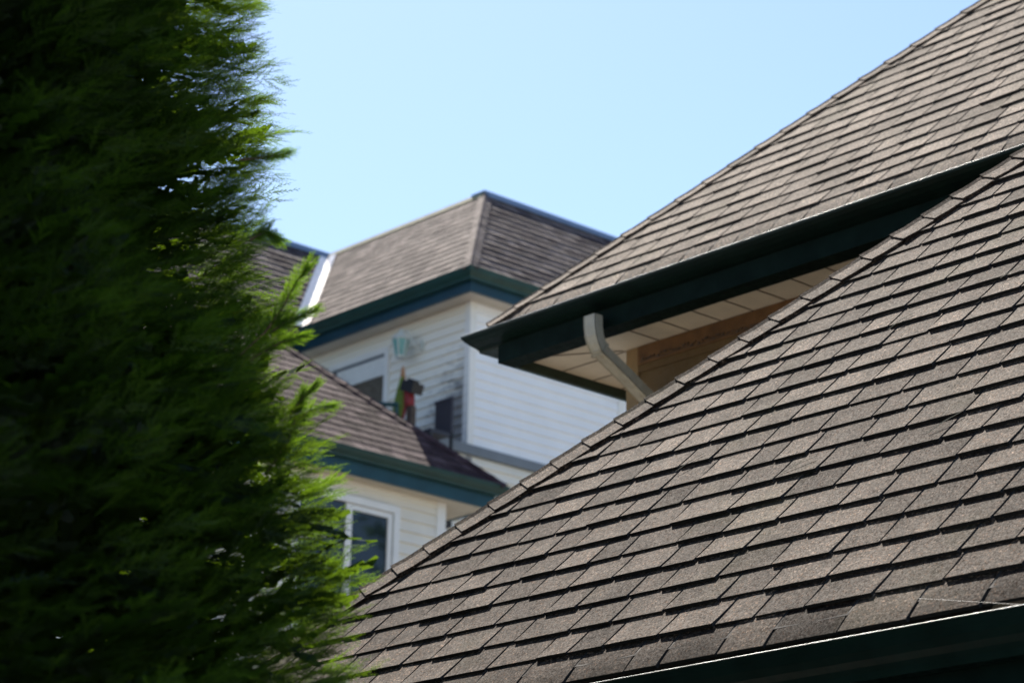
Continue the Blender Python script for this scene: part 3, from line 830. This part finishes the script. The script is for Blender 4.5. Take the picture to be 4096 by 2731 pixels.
# ================================================================== conifer
NR = np.random.default_rng(4)
def spray(seed, rich=True):
    """one flat feathery spray, unit length along x; returns verts, quads(as 4), tint"""
    r = np.random.default_rng(seed)
    vs, fs, ts = [], [], []
    def strip(p0, p1, w0, w1, nrm, t0, t1):
        d = p1 - p0; s_ = np.cross(nrm, d); s_ /= (np.linalg.norm(s_) + 1e-9)
        i = len(vs)
        vs.extend([p0 - s_*w0, p0 + s_*w0, p1 + s_*w1, p1 - s_*w1]); ts.extend([t0, t0, t1, t1])
        fs.append((i, i+1, i+2, i+3))
    axis = lambda t: np.array([t, .05*math.sin(t*3 + seed), .06*t - .20*t*t])
    nb = 11 if rich else 9
    up = np.array([0, 0, 1.0])
    for k in range(6):
        strip(axis(k/6), axis((k+1)/6), .012*(1-k/8), .012*(1-(k+1)/8), up, .2 + k*.08, .28 + k*.08)
    for k in range(nb):
        t = .06 + .92*k/nb + r.uniform(-.01, .01)
        side = 1 if k % 2 else -1
        L = (.05 + .16*(1-t)**.8*min(1, t*5+.3))*r.uniform(.6, 1.4) if rich else .3*(1-.6*t)
        ang = r.uniform(.35, .85)
        p0 = axis(t)
        d = np.array([math.cos(ang), side*math.sin(ang), r.uniform(-.18, .12)])
        nrm = np.array([r.uniform(-.5, .5), r.uniform(-.5, .5), 1.0]); nrm /= np.linalg.norm(nrm)
        p1 = p0 + d*L*.55; d2 = d + np.array([.28, 0, -.12]); d2 /= np.linalg.norm(d2); p2 = p1 + d2*L*.5
        if rich:
            strip(p0, p1, .012, .011, nrm, .35, .6); strip(p1, p2, .011, .003, nrm, .6, .95)
            ns = 2
            for q in range(ns):
                f = (q+.6)/ns
                c = p0 + (p1-p0)*min(1, f*2) if f < .5 else p1 + (p2-p1)*(f*2-1)
                for s2 in (1, -1):
                    a2 = ang*side + s2*r.uniform(.5, .9)
                    e = np.array([math.cos(a2), math.sin(a2), r.uniform(-.35, .25)])
                    strip(c, c + e*L*.34*(1.15-f)*r.uniform(.7, 1.2), .012, .003, nrm, .45+.3*f, .75+.25*f)
        else:
            strip(p0, p2, .07, .03, nrm, .15, .5)
    return np.array(vs), np.array(fs), np.array(ts)

def big_mesh(name, mats, root, parts):
    """parts: list of (verts Nx3, quads Mx4, tint N, material index)"""
    off = np.array(root.location)
    nv = np.concatenate([p[0] for p in parts]) - off
    base = np.cumsum([0] + [len(p[0]) for p in parts[:-1]])
    fq = np.concatenate([p[1] + o for p, o in zip(parts, base)]).astype(np.int32)
    ti = np.concatenate([p[2] for p in parts])
    me = bpy.data.meshes.new(name)
    me.vertices.add(len(nv)); me.vertices.foreach_set('co', nv.astype(np.float32).ravel())
    me.loops.add(fq.size); me.loops.foreach_set('vertex_index', fq.ravel())
    me.polygons.add(len(fq)); me.polygons.foreach_set('loop_start', np.arange(0, fq.size, 4, dtype=np.int32))
    me.polygons.foreach_set('loop_total', np.full(len(fq), 4, np.int32))
    for mm in mats: me.materials.append(mm)
    me.polygons.foreach_set('material_index', np.concatenate([np.full(len(p[1]), p[3], np.int32) for p in parts]))
    at = me.attributes.new('tint', 'FLOAT', 'POINT'); at.data.foreach_set('value', ti.astype(np.float32))
    me.update(calc_edges=True); me.validate()
    o = bpy.data.objects.new(name, me); COL.objects.link(o); o.parent = root
    return o

RICH = [spray(i) for i in range(7)]
POOR = [spray(i+20, False) for i in range(4)]
def instances(tmpl, P, X, N, S, tint):
    """place template copies: P origin, X axis, N approximate normal, S size"""
    X = X/np.linalg.norm(X, axis=1, keepdims=True)
    Y = np.cross(N, X); Y /= np.linalg.norm(Y, axis=1, keepdims=True) + 1e-9
    Z = np.cross(X, Y)
    Rm = np.stack([X, Y, Z], axis=2)*S[:, None, None]
    v, f, t = tmpl
    out = np.einsum('nij,vj->nvi', Rm, v) + P[:, None, :]
    n = len(P)
    ff = (f[None] + (np.arange(n)*len(v))[:, None, None]).reshape(-1, 4)
    tt = np.clip(t[None]*.75 + tint[:, None], 0, 1).reshape(-1)
    return out.reshape(-1, 3), ff, tt, 0

TC = CF(-2.44, 5.0, 0)                       # trunk foot
conifer = thing('conifer', 'near dark green conifer with feathery sprays filling the left of the view', 'tree', TC)
TCn = np.array(TC)
rh, fh = np.array(RH), np.array(FH)
def crown_r(z):
    return 1.25*np.interp(1.6 + (z-1.6)/1.25, [0.3, 1.2, 2.30, 2.72, 2.82, 2.95, 3.2, 3.4, 3.6, 5.0, 7.0, 8.6], [1.75, 1.76, 1.66, 1.625, 1.535, 1.475, 1.478, 1.485, 1.465, 1.22, .66, .05])
def frond_field(count, zlo, zhi, alo, ahi, seed, size, rich, nspray, inset, amp=.10, ctr=None, rfun=None, lit_tint=(-.65, -.2), up=(.05, .75)):
    ctr = TCn if ctr is None else ctr; rfun = rfun or crown_r
    """fronds: short boughs leaving the crown surface outwards; every bough carries a plume of sprays"""
    r = np.random.default_rng(seed)
    z = r.uniform(zlo, zhi, count); th = r.uniform(alo, ahi, count)
    bump = amp*np.sin(th*7 + z*3.1) * np.sin(z*5.3 + th*2) + r.normal(0, .03, count)
    rad = rfun(z) + bump - inset
    # th measured from camera-right, counterclockwise seen from above; -pi/2 faces the camera
    dx = np.cos(th)[:, None]*rh + np.sin(th)[:, None]*fh
    tang = -np.sin(th)[:, None]*rh + np.cos(th)[:, None]*fh
    base = ctr + dx*rad[:, None]; base[:, 2] = z
    upz = np.array([0, 0, 1.0])
    sway = r.normal(0, .55, count)[:, None]; lift = r.uniform(up[0], up[1], count)[:, None]
    D = dx + tang*sway + upz*lift; D /= np.linalg.norm(D, axis=1, keepdims=True)
    Lb = r.uniform(.7, 1.3, count)*size
    nrm = np.cross(D, tang) + r.normal(0, .35, (count, 3)); nrm *= np.sign(nrm[:, 2:3] + 1e-6)
    P, X, N, S, T = [], [], [], [], []
    ft = r.uniform(lit_tint[0], lit_tint[1], count)  # frond tint: raised on the sunlit edge, lowered where the crown is shaded
    for k in range(nspray):
        f = k/(nspray-1)
        side = (1 if k % 2 else -1)*(1-f*.8)
        c = base + D*(Lb*f*.75)[:, None] - upz*(.12*Lb*f*f)[:, None]
        lat = np.cross(nrm, D); lat /= np.linalg.norm(lat, axis=1, keepdims=True)
        x = D + lat*side*.75 + r.normal(0, .14, (count, 3)) - upz*.12*f
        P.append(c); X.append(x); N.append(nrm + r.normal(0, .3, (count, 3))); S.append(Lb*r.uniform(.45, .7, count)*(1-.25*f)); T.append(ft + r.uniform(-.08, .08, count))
    P, X, N, S, T = map(np.concatenate, (P, X, N, S, T))
    idx = r.integers(0, len(RICH if rich else POOR), len(P))
    return [instances(t_, P[idx == i], X[idx == i], N[idx == i], S[idx == i], T[idx == i]) for i, t_ in enumerate(RICH if rich else POOR) if (idx == i).any()]

parts = []
# the right edge, then the side towards the camera, richly built
parts += frond_field(2100, 2.15, 4.5, -.52, .5, 1, .085, True, 11, .055, .05, lit_tint=(-.15, .35), up=(.25, .95))
parts += frond_field(1200, 2.15, 4.5, -.80, .5, 9, .105, True, 10, .10, .06, lit_tint=(-.6, -.05), up=(.2, .9))
parts += frond_field(800, 2.15, 4.5, -1.80, -.60, 2, .150, True, 13, .13, lit_tint=(-.75, -.3))
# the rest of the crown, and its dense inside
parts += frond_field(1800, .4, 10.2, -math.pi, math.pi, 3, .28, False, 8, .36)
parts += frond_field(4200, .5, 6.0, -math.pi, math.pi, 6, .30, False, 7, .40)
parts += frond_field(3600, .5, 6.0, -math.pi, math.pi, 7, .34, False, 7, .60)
# boughs that stick out on the right edge
def bough(pts, r0, seed, size, n=26, tb=.1):
    r = np.random.default_rng(seed)
    pts = np.array(pts, float); P, X, N, S, T = [], [], [], [], []
    tot = len(pts)-1
    for k in range(n):
        f = (k+r.uniform(0, .8))/n; i = min(int(f*tot), tot-1); g_ = f*tot - i
        c = pts[i]*(1-g_) + pts[i+1]*g_; d = pts[i+1]-pts[i]; d /= np.linalg.norm(d)
        lat = np.cross(fh, d)*(1 if k % 2 else -1) + r.normal(0, .35, 3)
        P.append(c); X.append(d + lat*.62*(1-f*.6) + np.array([0, 0, .05])); N.append(-fh*.4 + r.normal(0, .8, 3)); S.append(size*r.uniform(.7, 1.2)*(1-.35*f)); T.append(tb + r.uniform(-.1, .15))
    P, X, N, S, T = map(np.array, (P, X, N, S, T))
    idx = r.integers(0, len(RICH), n)
    return [instances(t_, P[idx == i], X[idx == i], N[idx == i], S[idx == i], T[idx == i]) for i, t_ in enumerate(RICH) if (idx == i).any()]
def pix(u, v, d):
    """a point d metres ahead of the eye in the direction of a photo position (4096 x 2731)"""
    dv = cf*9914 + cr*(u-2048) - cu*(v-1365.5)
    return np.array(V((0, 0, 1.6)) + dv*(d/9914))
BOUGHS = [([(960, 1420), (1060, 1330), (1130, 1230), (1190, 1120), (1225, 1075)], .055), ([(1080, 1330), (1160, 1280), (1260, 1240)], .04), ([(1000, 1440), (1120, 1370), (1220, 1345)], .04),
          ([(1060, 1900), (1150, 1770), (1185, 1660), (1210, 1580)], .045), ([(1160, 1710), (1240, 1640), (1330, 1625)], .036), ([(1160, 1660), (1220, 1580), (1270, 1535)], .032), ([(1000, 960), (1060, 930), (1110, 960)], .04), ([(960, 640), (1060, 630), (1150, 615)], .04)]
stems = MB()
for i, (pp, sz) in enumerate(BOUGHS):
    W3 = [pix(u, v, 5.0) for u, v in pp]
    parts += bough(W3, .004, 50+i, sz*1.05, n=190, tb=.85)  # high tint paints these boughs as sunlit
    tw = MB(); tw.tube([tuple(p) for p in W3], [.0028*(1-.8*k/(len(W3)-1)) for k in range(len(W3))], 6); tw.build('twig', M['bark'], conifer)
crown = big_mesh('crown', [M['leaf']], conifer, parts)
b = MB()
tp = []
for k in range(12):
    z = 10.2*k/11
    tp.append((TC.x + .03*math.sin(z*1.7), TC.y + .03*math.cos(z*2.1), z))
b.tube(tp, [.19*(1-k/11)+.012 for k in range(12)], 12)
b.build('trunk', M['bark'], conifer, smooth=True)
RB = random.Random(9)
for k in range(150):
    z = .6 + 8.8*k/150; a = k*2.4 + RB.uniform(-.4, .4); r_ = float(crown_r(z))*.66
    p0 = V((TC.x, TC.y, z)); p1 = p0 + V((math.cos(a)*r_*.55, math.sin(a)*r_*.55, .18)); p2 = p0 + V((math.cos(a)*r_, math.sin(a)*r_, .42))
    stems.tube([p0, p1, p2], [.022*(1-z/13), .014*(1-z/13), .004], 5)
stems.build('branch', M['bark'], conifer)

# added conifer behind it, towards the sun, to shade its edge and close gaps
T2 = CF(-2.75, 7.5, 0)
shade_tree = thing('conifer', 'added conifer close behind the big dark one, put there to block sun and gaps', 'tree', T2)
r2 = lambda z: np.interp(z, [.4, 2.5, 5.0, 6.1, 6.7, 8.0, 10.5, 13.0], [1.7, 1.62, 1.46, 1.36, 1.42, 1.25, .7, .05])  # crown bulges partway up, shaped to cast more shade
T2n = np.array(T2)
big_mesh('crown', [M['leaf']], shade_tree, frond_field(2600, .5, 12.8, -math.pi, math.pi, 31, .34, False, 8, .30, .08, T2n, r2) + frond_field(2600, .5, 11.5, -math.pi, math.pi, 32, .36, False, 8, .55, .08, T2n, r2))
b = MB(); b.tube([(T2.x, T2.y, z) for z in (0, 3, 6, 9, 12.6)], [.24, .19, .14, .08, .015], 10); b.build('trunk', M['bark'], shade_tree)

# broadleaf tree off to the right of the view: it stands in the window's reflection
bt = thing('broadleaf_tree', 'rounded broadleaf tree beyond the houses, mirrored in the window of the low house', 'tree', (-1.5, 24.5, 0))
b = MB(); b.tube([(-1.5, 24.5, 0), (-1.45, 24.5, 2.5), (-1.6, 24.4, 5), (-1.5, 24.5, 8)], [.3, .24, .18, .06], 10)
for k in range(14):
    a = k*2.4; z = 3 + k*.35
    b.tube([(-1.5, 24.5, z), (-1.5+1.2*math.cos(a), 24.5+1.2*math.sin(a), z+.9), (-1.5+2.3*math.cos(a), 24.5+2.3*math.sin(a), z+1.5)], [.09, .05, .015], 6)
b.build('trunk', M['bark'], bt)
r = np.random.default_rng(12); nL = 9000
cc = np.array([-1.5, 24.5, 7.0]) + r.normal(0, 1, (60, 3))*np.array([1.4, 1.4, 1.7])
Pp = cc[r.integers(0, 60, nL)] + r.normal(0, .38, (nL, 3))
ax = r.normal(0, 1, (nL, 3)); ax /= np.linalg.norm(ax, axis=1, keepdims=True); ay = np.cross(ax, r.normal(0, 1, (nL, 3))); ay /= np.linalg.norm(ay, axis=1, keepdims=True)
q = np.stack([Pp - ax*.11, Pp - ay*.06, Pp + ax*.11, Pp + ay*.06], 1).reshape(-1, 3)
big_mesh('crown', [M['leaf_broad']], bt, [(q, np.arange(nL*4).reshape(-1, 4), np.repeat(r.uniform(0, 1, nL), 4), 0)])
